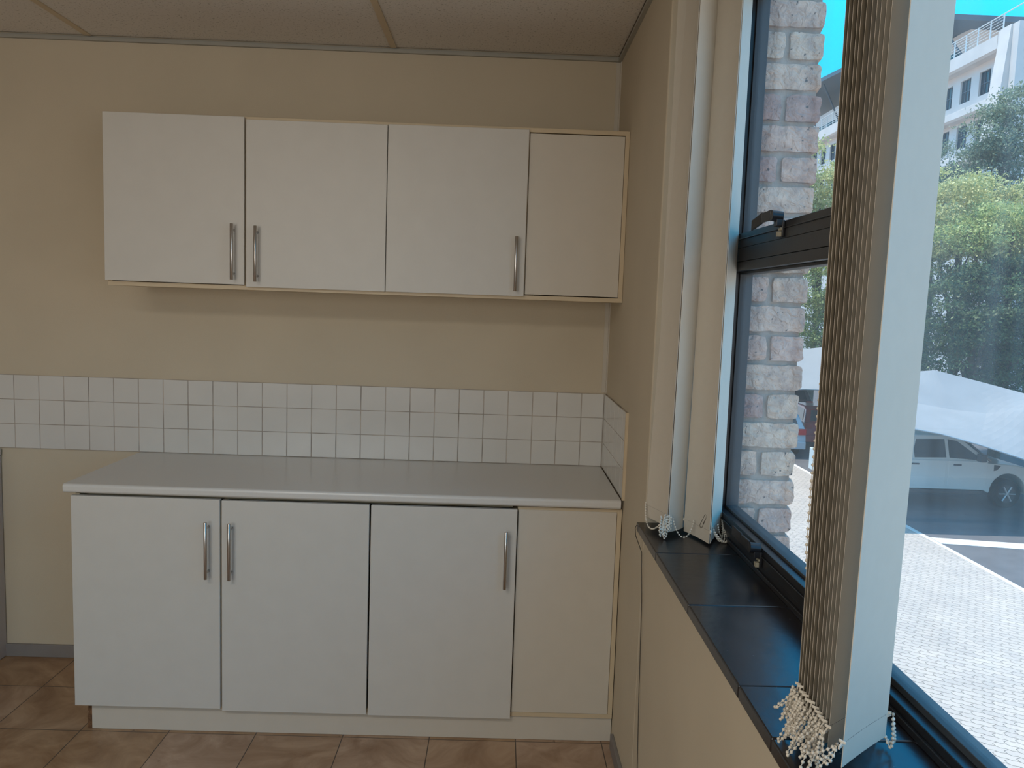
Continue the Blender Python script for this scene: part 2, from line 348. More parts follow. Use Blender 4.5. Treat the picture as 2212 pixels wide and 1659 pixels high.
# ceiling: boards laid in a grid of T bars
cx = [-5.6, -4.51, -3.31, -2.11, -.91, -.012]
cy = [-.012]+[-.012-.6*k for k in range(1, 9)]+[YB]
cb = MB(); cb.box(XL, 0, YB, 0, H+.02, H+.3)
for i in range(len(cx)-1):
    for j in range(len(cy)-1):
        cb.box(cx[i]+.002, cx[i+1]-.002, cy[j+1]+.002, cy[j]-.002, H+.004, H+.018)
ceiling = struct(cb.build('ceiling', M_CEIL))
tb = MB()
for x in cx[1:-1]: tb.box(x-.012, x+.012, YB, -.02, H-.001, H+.0035)
for y in (-1.812, -3.012, -4.212): tb.box(XL, -.02, y-.012, y+.012, H-.0012, H+.003)
tb.build('ceiling_grid_bar', M_CARC, ceiling)
# shadow line trim under the ceiling, corner strip, skirting
t1 = MB(); t1.box(XL, -.001, -.014, 0, H-.016, H-.0035); t1.box(XL, -.001, -.006, 0, H-.0035, H+.002)
struct(t1.build('trim_1', M_TRIM))
t2 = MB(); t2.box(-.014, 0, YB, -.015, H-.016, H-.0035); struct(t2.build('trim_2', M_TRIM))
struct(MB().prism([(-.020, 0), (-.020, -.0035), (-.0045, -.0045), (-.0045, -.016), (0, -.016), (0, 0)], 'z', 1.212, H-.017).build('trim_3', M_CSTRIP))
struct(MB().box(XL, -1.93, -.012, 0, 0, .055).build('baseboard_back', M_SKIRT, bevel=.002))
struct(MB().box(-.012, 0, YB, -.60, 0, .055).build('baseboard_right', M_SKIRT, bevel=.002))

# recessed light fitting, out of the photograph
t = empty('ceiling_light', (-1.7, -3.3, H)); tag(t, 'long recessed ceiling light panel left of and above the viewer', 'ceiling light')
b = MB(); X_, Y_ = -1.7, -3.3
b.box(X_-.6, X_+.6, Y_-.3, Y_-.27, H-.02, H-.0015); b.box(X_-.6, X_+.6, Y_+.27, Y_+.3, H-.02, H-.0015); b.box(X_-.6, X_-.57, Y_-.27, Y_+.27, H-.02, H-.0015); b.box(X_+.57, X_+.6, Y_-.27, Y_+.27, H-.02, H-.0015)
b.build('frame', M_TRIM, t); MB().box(X_-.569, X_+.569, Y_-.269, Y_+.269, H-.012, H-.004).build('diffuser', M_TILE, t)

# ------------------------------------------------------------------ window in the right wall
XF = .200; XO = .262
win = struct(empty('window_1', (XF, (YS+YE)/2, SZ)))
MUL = (-1.86, -1.90)
mulls = [MUL, (-2.98, -3.02), (-4.0, -4.04)]
fr = MB()
fr.box(XF+.002, XO, YS, YS-.040, SZ, HEAD); fr.box(XF+.002, XO, YE, YE+.04, SZ, HEAD)
fr.box(XF, XO, YE+.04, YS-.040, SZ-.001, SZ+.026); fr.box(XF+.001, XO, YE+.04, YS-.040, HEAD-.04, HEAD)
fr.box(XF-.006, XF, YE+.02, YS-.01, SZ, SZ+.012)
fr.build('window_frame', M_FRAME, win, bevel=.0012)
for a, b in mulls: MB().box(XF+.0015, XO-.0005, b, a, SZ+.026, HEAD-.04).build('mullion', M_FRAME, win, bevel=.0012)
# the far bay: an opening sash below, a thick transom, an opening sash above
ya, yb = YS-.041, MUL[0]+.001
MB().box(XF-.004, XO-.001, yb, ya, 1.702, 1.738).build('transom', M_FRAME, win, bevel=.0012)
def sash(z0, z1, bot, top, name='sash_frame'):
    b = MB(); w_ = .026
    b.box(XF-.003, XO-.006, ya-w_, ya, z0, z1); b.box(XF-.003, XO-.006, yb, yb+w_, z0, z1)
    b.box(XF-.0035, XO-.0065, yb+w_, ya-w_, z0, z0+bot); b.box(XF-.0035, XO-.0065, yb+w_, ya-w_, z1-top, z1)
    b.box(XF-.008, XF-.0036, yb+w_, ya-w_, z0+bot*.55, z0+bot*.62)
    o = b.build(name, M_FRAME, win, bevel=.0012)
    g = MB(); k = .007; i0, i1, j0, j1 = yb+w_, ya-w_, z0+bot, z1-top
    g.box(XF+.018, XO-.008, i1-k, i1, j0, j1); g.box(XF+.018, XO-.008, i0, i0+k, j0, j1); g.box(XF+.018, XO-.008, i0+k, i1-k, j0, j0+k); g.box(XF+.018, XO-.008, i0+k, i1-k, j1-k, j1)
    g.build('glazing_bead', M_FRAME2, o, bevel=.001)
    MB().box(XF+.028, XF+.034, i0+.002, i1-.002, j0+.002, j1-.002).build('glass_pane', M_GLASS, win)
sash(SZ+.0265, 1.701, .044, .024)
sash(1.7385, HEAD-.041, .040, .03)
# fixed panes nearer the viewer
for (a, b) in ((MUL[1], -2.98), (-3.02, -4.0), (-4.04, YE+.04)):
    g = MB(); k = .012; j0, j1 = SZ+.026, HEAD-.04
    g.box(XF+.02, XO-.012, a-k, a-.0005, j0, j1); g.box(XF+.02, XO-.012, b+.0005, b+k, j0, j1)
    g.box(XF+.02, XO-.012, b+k, a-k, j0, j0+k); g.box(XF+.02, XO-.012, b+k, a-k, j1-k, j1)
    g.build('glazing_bead', M_FRAME2, win, bevel=.001)
    MB().box(XF+.030, XF+.036, b+.002, a-.002, j0+.002, j1-.002).build('glass_pane', M_GLASSD, win)
# catch handles
def catch(y, z, drop):
    """a cockspur catch: plate with two screws, round boss and a cranked lever"""
    x = XF-.004
    h = MB(); h.box(x-.006, x, y-.011, y+.011, z-.034, z+.004)
    h.tube([(x-.005, y, z+.012), (x-.030, y, z+.014)], .0125, 18)
    h.box(x-.020, x-.004, y-.010, y+.010, z-.010, z+.012)
    o = h.build('window_handle', M_FRAME, win, bevel=.001)
    # the lever runs along the frame then cranks
    P = [(x-.026, y+.006, z+.016), (x-.030, y+.055, z+.016+drop*.15), (x-.040, y+.098, z+.012+drop)]
    l = MB()
    for i in range(2):
        a, b = Vector(P[i]), Vector(P[i+1]); hz = .0125 if i == 0 else .0135
        l.add([a+Vector((0,0,-hz)), a+Vector((0,0,hz)), b+Vector((0,0,hz*.9)), b+Vector((0,0,-hz*.9)),
               a+Vector((-.005,0,-hz)), a+Vector((-.005,0,hz)), b+Vector((-.005,0,hz*.9)), b+Vector((-.005,0,-hz*.9))],
              [(0,1,2,3),(7,6,5,4),(0,4,5,1),(1,5,6,2),(2,6,7,3),(3,7,4,0)])
    l.build('lever', M_FRAME, o, bevel=.0015)
    s_ = MB(); s_.tube([(x-.006, y-.006, z-.016), (x-.0085, y-.006, z-.016)], .0035, 10); s_.tube([(x-.006, y+.005, z-.016), (x-.0085, y+.005, z-.016)], .0035, 10)
    s_.box(x-.014, x-.006, y-.006, y+.006, z-.033, z-.022)
    s_.build('catch_plate', mat('pale_nylon_%d' % int(z*10), (.42, .38, .28), .5), o)
catch(-1.425, 1.775, -.012); catch(-1.425, .988, .016)
# black slate sill laid in tiles; its front edge overhangs the wall
sl = MB(); ed = [YS+.003, -1.26, -1.62, -1.985, -2.15, -2.46, -2.80, -3.2, -3.6, -4.0, -4.4, YE]
for a, b in zip(ed[:-1], ed[1:]): sl.box(-.024, XF-.001, b+.0006, a-.0006, SZ-.025, SZ-rnd.uniform(0, .0012))
sl.build('window_sill', M_SLATE, win, bevel=.003)

# ------------------------------------------------------------------ tiled splashback
PT = .1019; sp = empty('splashback', (-1.3, 0, .9)); tag(sp, 'strip of white square wall tiles, three rows high, above the worktop', 'splashback')
tl = MB()
for r in range(3):
    z0 = .9012+r*PT
    for k in range(30):
        x1 = -.0085-k*PT+(.006 if k else 0); x0 = -PT*(k+1)
        tl.box(x0+.0016, x1-.0016 if k == 0 else -PT*k-.0016, -.0078-rnd.uniform(0, .0003), -.003, z0+.0012, z0+PT-.0014)
    for k in range(6):
        a = -.0085 if k == 0 else -PT*k; b = -max(PT*(k+1), 0); b = max(b, -.578)
        tl.box(-.0078, -.003, b+.0006, a-.0006, z0+.0012, z0+PT-.0014)
tl.build('tile_field', M_TILE, sp, bevel=.0012)
g = MB(); g.box(-PT*30, -.0002, -.0062, -.0001, .9006, .9+3*PT+.001); g.box(-.0062, -.0001, -.578, -.0063, .9006, .9+3*PT+.001)
g.build('grout', M_GROUT, sp)
MB().prism([(0, -.590), (-.0095, -.590), (-.0105, -.586), (-.0095, -.5785), (0, -.5785)], 'z', .9006, .9+3*PT+.002).build('edge_strip', M_CARC, sp)

# ------------------------------------------------------------------ handles
def bar_handle(x, z0, z1, ysurf, parent):
    yb_ = ysurf-.030
    h = MB(); h.tube([(x, yb_, z0), (x, yb_, z0+.0008), (x, yb_, z1-.0008), (x, yb_, z1)], .0058, 20, radii=[.0050, .0058, .0058, .0050])
    for z in (z0+.022, z1-.022):
        h.tube([(x, yb_, z), (x, ysurf-.0001, z)], .0042, 14)
    o = h.build('handle', M_STEEL, parent); return o
def door(parent, x0, x1, z0, z1, yf, hx, hz0, hz1, tilt=0):
    o = MB().box(x0, x1, yf, yf+.0178, z0, z1).build('door', M_DOOR, parent, bevel=.0016, seg=3)
    bar_handle(hx, hz0, hz1, yf, o); return o

# ------------------------------------------------------------------ wall cabinets
UX0, UZ0, UZ1, UF = -1.899, 1.584, 2.206, -.3215
wc = empty('wall_cabinet', (-.95, -.16, UZ0)); tag(wc, 'long white wall cabinet with three doors hung high on the cream wall', 'wall cabinet')
c = MB()
c.box(UX0, -.001, UF, -.001, UZ1-.016, UZ1); c.box(UX0, -.001, UF, -.001, UZ0, UZ0+.016)
c.box(UX0, UX0+.016, UF, -.001, UZ0+.016, UZ1-.016); c.box(-.017, -.001, UF, -.001, UZ0+.016, UZ1-.016)
c.box(-1.401, -1.385, UF, -.001, UZ0+.016, UZ1-.016); c.box(-.382, -.366, UF, -.001, UZ0+.016, UZ1-.016)
c.box(UX0+.016, -.017, -.012, -.001, UZ0+.016, UZ1-.016)
c.build('carcass', M_CARC, wc, bevel=.0008)
door(wc, -1.9015, -1.3955, 1.602, 2.202, -.340, -1.431, 1.619, 1.820)
door(wc, -1.3885, -.8805, 1.5950, 2.1935, -.340, -1.346, 1.614, 1.815)
door(wc, -.8780, -.3690, 1.5955, 2.1955, -.340, -.4025, 1.6125, 1.811)
MB().box(-.3650, -.0185, -.3235, -.3060, 1.6035, 2.1860).build('filler_panel', M_PANEL, wc, bevel=.001)
tag(wc.children[-1], 'fixed blank panel without a handle')

# ------------------------------------------------------------------ base cabinets, worktop
bc = empty('base_cabinet', (-.95, -.28, 0)); tag(bc, 'white three-door base cabinet under the worktop, standing on the tiled floor', 'base cabinet')
BF = -.5655; c = MB()
c.box(-1.905, -.003, BF, -.002, .0915, .1075); c.box(-1.905, -1.889, BF, -.002, .1075, .862); c.box(-.019, -.003, BF, -.002, .1075, .862)
c.box(-1.405, -1.389, BF, -.002, .1075, .846); c.box(-.385, -.369, BF, -.002, .1075, .846)
c.box(-1.889, -.385, BF+.045, BF+.12, .846, .862); c.box(-.369, -.019, BF, BF+.12, .846, .862); c.box(-1.889, -.019, -.014, -.002, .1075, .862)
c.build('carcass', M_CARC, bc, bevel=.0008)
door(bc, -1.9110, -1.4000, .1000, .8585, -.5835, -1.439, .5840, .7850)
door(bc, -1.3940, -.8840, .0930, .8565, -.5835, -1.3585, .5820, .7830)
door(bc, -.8780, -.3700, .0905, .8555, -.5835, -.4070, .5785, .7830)
MB().box(-.3665, -.0205, -.5675, -.5500, .1090, .8520).build('filler_panel', M_PANEL, bc, bevel=.001)
tag(bc.children[-1], 'fixed blank cream-white panel without a handle')
MB().box(-1.866, -.003, -.5560, -.5400, .0004, .0912).build('kickboard', M_PANEL, bc, bevel=.001)
k = MB(); k.prism([(-1.882, .001), (-1.8662, .001), (-1.8662, .091), (-1.879, .091), (-1.8805, .070), (-1.8775, .062), (-1.8835, .045), (-1.8812, .030)], 'y', -.5545, -.30)
k.build('kick_end', M_CHIP, bc); tag(bc.children[-1], 'broken raw brown board edge of the kick')
wt = MB(); r = .011; ol = []
yb_, zt_, zb_ = -.5915, .9, .868
for a in range(0, 7): t = PI/2*a/6; ol.append((yb_+r-r*math.sin(t), zt_-r+r*math.cos(t)))
for a in range(1, 7): t = PI/2*a/6; ol.append((yb_+r-r*math.cos(t), zb_+r-r*math.sin(t)))
ol += [(-.0005, zb_), (-.0005, zt_)]
wt.prism(ol, 'x', -1.933, -.0112); wo_ = wt.build('worktop', M_TOP, bevel=.0008)
tag(wo_, 'white laminate worktop with rounded front edge on the three-door base cabinet', 'worktop')

# neighbouring unit beyond the gap on the left
nc = empty('base_cabinet', (-3.1, -.28, 0)); tag(nc, 'pale base cabinet at the far left edge, only its side panel in view', 'base cabinet')
ol = [(-.004, .001), (-.004, .866), (-.585, .866), (-.585, .03), (-.56, .001)]
MB().prism(ol, 'x', -2.523, -2.507).build('side_panel', M_PWALL, nc, bevel=.004)
c = MB(); c.box(-3.7, -2.5235, -.56, -.004, .09, .10); c.box(-3.7, -3.684, -.56, -.004, .10, .866); c.box(-3.684, -2.5235, -.016, -.004, .10, .866); c.build('carcass', M_CARC, nc)
d_ = MB().box(-3.698, -3.112, -.579, -.561, .1, .858).build('door', M_DOOR, nc, bevel=.0015); bar_handle(-3.15, .58, .78, -.579, d_)
d_ = MB().box(-3.107, -2.526, -.579, -.561, .1, .858).build('door', M_DOOR, nc, bevel=.0015); bar_handle(-3.07, .58, .78, -.579, d_)
MB().box(-3.69, -2.5235, -.53, -.515, 0, .089).build('kickboard', M_PANEL, nc)
tag(MB().box(-3.71, -2.502, -.592, -.009, .868, .8985).build('worktop', M_TOP, bevel=.006), 'white worktop end just showing at the far left edge', 'worktop')

# ------------------------------------------------------------------ vertical blinds
def slat(parent, a, b, z0, z1, bow=0, top_a=None, top_b=None, corner=None, n=12, t=.0007):
    """one hanging fabric slat from floor-plan point a to point b; bow curves it"""
    a, b = Vector((*a, 0)), Vector((*b, 0)); ta = Vector((*(top_a or a[:2]), 0)); tb_ = Vector((*(top_b or b[:2]), 0))
    m = MB(); NZ = 16; F, B = [], []
    for j in range(NZ+1):
        f = j/NZ; z = z0+(z1-z0)*f; A = a.lerp(ta, f); Bb = b.lerp(tb_, f); d = (Bb-A).normalized(); nr = Vector((-d.y, d.x, 0))
        rf, rb = [], []
        for i in range(n+1):
            u = i/n; p = A.lerp(Bb, u)+nr*bow*(1-(2*u-1)**2); p.z = z
            if corner and j == 0: p.z += corner*u
            rf.append(p+nr*t); rb.append(p-nr*t)
        F.append(rf); B.append(rb)
    m.grid(F); base = len(m.v); m.grid([r_[::-1] for r_ in B])
    for col_ in (0, n):
        for j in range(NZ): m.quad(F[j][col_], F[j+1][col_], B[j+1][col_], B[j][col_])
    for row in (0, NZ):
        for i in range(n): m.quad(F[row][i], F[row][i+1], B[row][i+1], B[row][i])
    o = m.build('slat', M_FABRIC, parent)
    # stitched hem that holds the bottom weight
    s_ = MB(); zs = z0+.035
    d = (b-a).normalized(); nr = Vector((-d.y, d.x, 0))
    for i in range(26):
        u = (i+.3)/26; u2 = (i+.75)/26
        for sg in (1, -1):
            p = a.lerp(b, u)+nr*(bow*(1-(2*u-1)**2)+sg*(t+.0003)); q = a.lerp(b, u2)+nr*(bow*(1-(2*u2-1)**2)+sg*(t+.0003))
            off = corner*u*(1-.035/(z1-z0)) if corner else 0
            p.z = q.z = zs+(corner*u*.6 if corner else 0)
            s_.tube([p, q], .00035, 4, cap=False)
    s_.build('stitching', M_STITCH, o)
    return o
M_STITCH = mat('grey_brown_thread', (.16, .14, .13), .8)
def beads(m, pts, step=.0078, r=.0026, cord=True):
    pts = [Vector(p) for p in pts]; L_ = [0]
    for p, q in zip(pts[:-1], pts[1:]): L_.append(L_[-1]+(q-p).length)
    s_ = 0; i = 0
    while s_ <= L_[-1]:
        while i < len(L_)-2 and L_[i+1] < s_: i += 1
        f = (s_-L_[i])/max(1e-9, L_[i+1]-L_[i]); m.ball(pts[i].lerp(pts[i+1], f), r, seg=7, rings=5); s_ += step
    if cord: m.tube(pts, .0006, 5, cap=False)
def loop(p, q, sag, bulge=(0, 0, 0), n=14, zmin=.935):
    p, q = Vector(p), Vector(q); bl = Vector(bulge); o = []
    for i in range(n+1):
        u = i/n; c_ = 4*u*(1-u); v = p.lerp(q, u)+bl*c_; v.z -= sag*c_**.8; v.z = max(v.z, zmin); o.append(v)
    return o

# near stack
vb = empty('vertical_blind', (.06, -2.2, 2.47)); tag(vb, 'near stack of cream vertical blind slats drawn together, one slat facing the viewer', 'vertical blind', 'vertical blinds on the window')
TH = math.radians(50.6); dx, dy = .127*math.sin(TH), .127*math.cos(TH)
ys = [-2.282, -2.240]+[-2.222-.0122*k for k in range(0)]
ys += [-2.226+.0118*k for k in range(10)]
rx = [.022, .0205]+[.022+rnd.uniform(-.0016, .0016) for _ in range(10)]
rooms, outs, nslats = [], [], []
for k_, y in enumerate(ys):
    th = math.radians((50.6, 50.6, 48, 45, 41, 37, 34, 32, 30, 30, 30, 30)[k_])
    a = (rx[k_], y); b = (rx[k_]+.127*math.sin(th), y+.127*math.cos(th)); TS = .014-.0018*k_
    o = slat(vb, a, b, .965+rnd.uniform(-.001, .001), 2.462, bow=-.0015 if k_ else .0015, top_a=(a[0]+TS, a[1]), top_b=(b[0]+TS, b[1]), t=.0002 if k_ else .0006)
    nslats.append(o)
    rooms.append(Vector((a[0], a[1], 1.0))); outs.append(Vector((b[0], b[1], 1.0)))
MB().box(.045, .085, -4.55, -1.70, 2.4625, 2.4985).build('head_rail', M_CARC, vb)
for k_, (p_, q_) in enumerate(zip(rooms, outs)):
    for p, sg in ((p_, -1), (q_, 1)):
        d = (q_-p_).normalized()*sg; c_ = MB(); e = Vector((d.y, -d.x, 0))
        p = p+Vector((0, 0, rnd.uniform(-.002, .002)))
        c_.slab([p-d*.001+Vector((0, 0, .003)), p+d*.012+Vector((0, 0, -.001)), p+d*.012+Vector((0, 0, -.0055)), p-d*.001+Vector((0, 0, -.003))], .0026)
        c_.slab([p+e*.0045+d*.004+Vector((0, 0, .0055)), p-e*.0045+d*.002+Vector((0, 0, .0035)), p-e*.0045+d*.002+Vector((0, 0, -.0005)), p+e*.0045+d*.004+Vector((0, 0, .0015))], .002)
        c_.build('chain_clip', M_BEAD, nslats[k_], bevel=.0006)
ch = MB()
for k_ in range(len(rooms)-1):
    for rep in range(3):
        p = rooms[k_]+Vector((-.008, 0, -.002)); q = rooms[k_+1]+Vector((-.008, 0, -.002))
        beads(ch, loop(p, q, rnd.uniform(.022, .068), (rnd.uniform(-.030, .004), rnd.uniform(-.018, .012), 0), zmin=.9335+rnd.uniform(0, .004)))
for k_ in range(0, len(rooms)-3, 3):
    beads(ch, loop(rooms[k_]+Vector((-.008, 0, -.002)), rooms[k_+2]+Vector((-.008, 0, -.002)), .062, (-.036, -.004, 0), zmin=.934))
ch.build('bead_chain', M_BEAD, vb); tag(vb.children[-1], 'tangled ivory bead chain along the room side')
ch = MB()
for k_ in range(0, 6):
    p = outs[k_]+Vector((.009, 0, -.001)); q = outs[k_+1]+Vector((.009, 0, -.001))
    beads(ch, loop(p, q, rnd.uniform(.045, .064), (rnd.uniform(.002, .016), rnd.uniform(-.012, 0), 0), zmin=.9335))
beads(ch, loop(outs[0]+Vector((.009, 0, -.001)), outs[4]+Vector((.009, 0, 0)), .06, (.022, -.012, 0), zmin=.934))
ch.build('bead_chain', M_BEAD, vb)
ch = MB()
cc = [(.046, -2.075, 2.46), (.040, -2.080, 1.95), (.039, -2.083, 1.5), (.0345, -2.085, 1.32), (.0335, -2.087, 1.20), (.037, -2.087, 1.165), (.042, -2.087, 1.155), (.047, -2.086, 1.17), (.049, -2.085, 1.25), (.050, -2.08, 1.9), (.055, -2.075, 2.46)]
beads(ch, cc, .0125, .0026); ch.build('control_chain', M_BEAD, vb)

# far stack
vf = empty('vertical_blind', (.08, -1.08, 2.47)); tag(vf, 'far stack of cream vertical blind slats bunched in the window corner by the cabinets', 'vertical blind', 'vertical blinds on the window')
far = [((-.004, -1.000), (.034, -1.116), .957, .004, (.026, -1.052), (.036, -1.150), 0),
       ((.0365, -1.1185), (.108, -1.030), .945, -.010, (.038, -1.1525), (.112, -1.058), 0),
       ((.0935, -1.070), (.1345, -1.190), .9365, .003, (.098, -1.082), (.134, -1.195), 0),
       ((.1375, -1.1905), (.196, -1.080), .938, .004, (.137, -1.192), (.190, -1.090), 0)]
pos = []
for a, b, z0, bow, ta, tb2, cor in far:
    o = slat(vf, a, b, z0, 2.462, bow=bow, top_a=ta, top_b=tb2)
    pos.append((Vector((*a, z0+.035)), Vector((*b, z0+.035)), o))
# two more slats tucked behind
slat(vf, (.012, -.992), (.075, -1.020), .965, 2.462); slat(vf, (.055, -1.006), (.150, -1.050), .965, 2.462)
MB().box(.045, .085, -1.66, -.985, 2.4625, 2.4985).build('head_rail', M_CARC, vf)
for a, b, o in pos:
    for p, q in ((a, b), (b, a)):
        d = (p-q).normalized(); d.z = 0; MB().ball(p+d*.003+Vector((0, 0, -.002)), .0034, seg=8, sc=(1, 1, 1.5)).build('chain_clip', M_BEAD, o)
ch = MB()
for k_ in range(11):
    x_ = rnd.uniform(.006, .030); beads(ch, loop((x_, -1.128-rnd.uniform(0, .01), .985+rnd.uniform(0, .014)), (x_+rnd.uniform(.006, .020), -1.130, .985+rnd.uniform(0, .012)), rnd.uniform(.03, .06), (rnd.uniform(-.010, .008), rnd.uniform(-.014, .0), 0), zmin=.9335+rnd.uniform(0, .004)))
beads(ch, loop((.048, -1.124, .985), (.106, -1.128, .985), .048, (0, -.012, 0), zmin=.934))
beads(ch, loop((-.008, -1.01, 1.0), (.020, -1.128, .985), .05, (-.012, 0, 0), zmin=.934))
beads(ch, [(-.0062, -1.003, .993), (-.0065, -1.004, .975), (-.006, -1.006, .958), (-.004, -1.010, .945)], .0055)
for k_ in range(3):
    beads(ch, loop((.146, -1.175, .978), (.196, -1.088, .978), .045, (.008+.006*k_, -.016-.005*k_, 0), zmin=.934))
beads(ch, loop((.170, -1.14, .976), (.199, -1.084, .978), .04, (.006, -.004, 0), zmin=.934))
ch.build('bead_chain', M_BEAD, vf)

# paper clip pinned on the far slat
pc = MB(); A = Vector((.1235, -1.152, .985)); d = (Vector((.1345, -1.190, 0))-Vector((.0935, -1.070, 0))).normalized(); n_ = Vector((d.y, -d.x, 0))
tlt = .55; U = (d*math.sin(tlt)+Vector((0, 0, math.cos(tlt)))); V = (d*math.cos(tlt)-Vector((0, 0, math.sin(tlt))))
def PC(u, v): return A+U*u*1.25+V*v*1.3+n_*(.0005)
out_ = []
def arc(cu, cv, rr, a0, a1, n=8): return [(cu+rr*math.sin(a0+(a1-a0)*i/n), cv+rr*math.cos(a0+(a1-a0)*i/n)) for i in range(n+1)]
path = [(.008, .004)]+arc(.026, 0, .004, 0, PI, 8)+arc(-.002, -.0005, .0045, 2*PI, PI, 8)[::-1]
path = [(-.002, .0035), (.020, .0035)]+arc(.020, 0, .0035, 0, PI)+[(-.010, -.0035)]+arc(-.010, .0008, .0043, PI, 2*PI)[1:]+[(.028, .0051)]
pc.tube([PC(u, v) for u, v in path], .0006, 8)
tag(pc.build('paper_clip', mat('bronze_wire', (.10, .075, .055), .35, metal=.9)), 'bent dark wire paper clip on the lower corner of a far blind slat', 'paper clip')

# thin dark cord hanging down the wall below the sill
cdm = MB(); cdm.tube([(-.0266, -1.02, .9315), (-.028, -.990, .926), (-.0285, -.972, .913), (-.026, -.972, .89), (-.006, -.976, .84), (-.004, -1.005, .70), (-.0035, -1.02, .55), (-.0038, -1.035, .43), (-.0035, -1.05, .32), (-.0035, -1.07, .20), (-.0035, -1.085, .06)], .0011, 8)
tag(cdm.build('cord', mat('black_cord', (.03, .028, .026), .7)), 'thin black cord hanging down the cream wall from the sill corner', 'cord')

# ------------------------------------------------------------------ brick pier outside
def noise3(p, s_):
    from mathutils import noise
    return noise.noise(Vector(p)*s_)
bp_ = empty('brick_pier', (.33, -.86, -3.2)); tag(bp_, 'rough pinkish grey clay brick pier just outside the window', 'brick pier')
bm_ = MB(); PX0, PX1, PY0, PY1 = .2215, .442, -.972, -.75
tints = [(.68, .475, .39), (.70, .52, .42), (.62, .45, .39), (.72, .56, .45), (.66, .47, .40), (.68, .50, .41)]
def rough_brick(m, x0, x1, y0, y1, z0, z1, seed):
    n = 6; faces = []; ncx = max(3, int((x1-x0)/.014)); ncz = 6; ncy = 6
    def warp(p):
        c_ = Vector(((x0+x1)/2, (y0+y1)/2, (z0+z1)/2)); q = Vector(p)
        # round the arrises
        rx_, ry_, rz_ = (x1-x0)/2, (y1-y0)/2, (z1-z0)/2; e_ = Vector(((q.x-c_.x)/rx_, (q.y-c_.y)/ry_, (q.z-c_.z)/rz_)); hit = sum(1 for t in e_ if abs(abs(t)-1) < 1e-4)
        k = .0022*(hit-1) if hit > 1 else 0
        dn = Vector((math.copysign(1, e_.x) if abs(abs(e_.x)-1) < 1e-4 else 0, math.copysign(1, e_.y) if abs(abs(e_.y)-1) < 1e-4 else 0, math.copysign(1, e_.z) if abs(abs(e_.z)-1) < 1e-4 else 0))
        q -= dn*k; f = noise3(q+Vector((seed, 0, 0)), 38)*.0035+noise3(q+Vector((seed, 3, 0)), 90)*.0018
        return q+dn*f
    def face(o, u, v, nu, nv):
        vs = [warp(Vector(o)+Vector(u)*(i/nu)+Vector(v)*(j/nv)) for j in range(nv+1) for i in range(nu+1)]
        m.add(vs, [(j*(nu+1)+i, j*(nu+1)+i+1, (j+1)*(nu+1)+i+1, (j+1)*(nu+1)+i) for j in range(nv) for i in range(nu)], 0, True)
    X, Y, Z = x1-x0, y1-y0, z1-z0
    face((x0, y0, z0), (X, 0, 0), (0, 0, Z), ncx, ncz); face((x1, y0, z0), (0, Y, 0), (0, 0, Z), ncy, ncz)
    face((x1, y1, z0), (-X, 0, 0), (0, 0, Z), 3, ncz); face((x0, y1, z0), (0, -Y, 0), (0, 0, Z), 3, ncz)
    face((x0, y0, z1), (X, 0, 0), (0, Y, 0), ncx, ncy); face((x0, y1, z0), (X, 0, 0), (0, -Y, 0), ncx, ncy)
JZ = .9052
for k_ in range(-9, 24):
    z0 = JZ+.0857*k_+.0052; z1 = z0+.0753; jig = rnd.uniform(-.005, .004)
    even = k_ % 2 == 0
    if even:
        mid = .334+rnd.uniform(-.003, .004)
        for a, b in ((PX0, mid-.005), (mid+.005, PX1+jig)):
            bm_.col = rnd.choice(tints); 
            if rnd.random() < .15: bm_.col = (.50, .33, .29)
            rough_brick(bm_, a, b, PY0+rnd.uniform(-.001, .003), PY1, z0, z1, rnd.random()*50)
    else:
        bm_.col = rnd.choice(tints); rough_brick(bm_, PX0, PX1+jig, PY0+rnd.uniform(-.001, .003), PY1, z0, z1, rnd.random()*50)
zb0 = JZ-.0857*9
for k_ in range(int((zb0+3.2)/.0857)):
    z0 = zb0-.0857*(k_+1)+.007; bm_.col = rnd.choice(tints); bm_.box(PX0, PX1, PY0, PY1, max(z0, -3.2), z0+.0717)
bm_.build('brickwork', M_BRICK, bp_, color=True)
MB().box(PX0+.002, PX1-.015, PY0+.013, PY1-.012, -3.2, 2.95).build('mortar', M_MORTAR, bp_)

# ------------------------------------------------------------------ outside ground
GZ = -3.2
struct(MB().box(.221, 9.05, -12, 21.8, GZ-.2, GZ).build('trim_4', M_PAVE)).name = 'paved_yard'
struct(MB().box(9.12, 60, -12, 21.8, GZ-.2, GZ-.004).build('tarmac_parking', M_ASPH))
struct(MB().box(-20, 60, 21.8, 110, GZ-.2, GZ-.006).build('far_ground', M_ASPH))
struct(MB().box(9.0, 9.12, -12, 21.8, GZ-.2, GZ+.004).build('kerb_strip', M_LINE))
tag(MB().slab([(9.13, 13.50, GZ+.001), (9.13, 13.05, GZ+.001), (16, 12.0, GZ+.001), (16, 12.5, GZ+.001)], .008).build('concrete_strip', M_LINE), 'pale strip across the grey tarmac parking ground in front of the white truck', 'concrete strip')

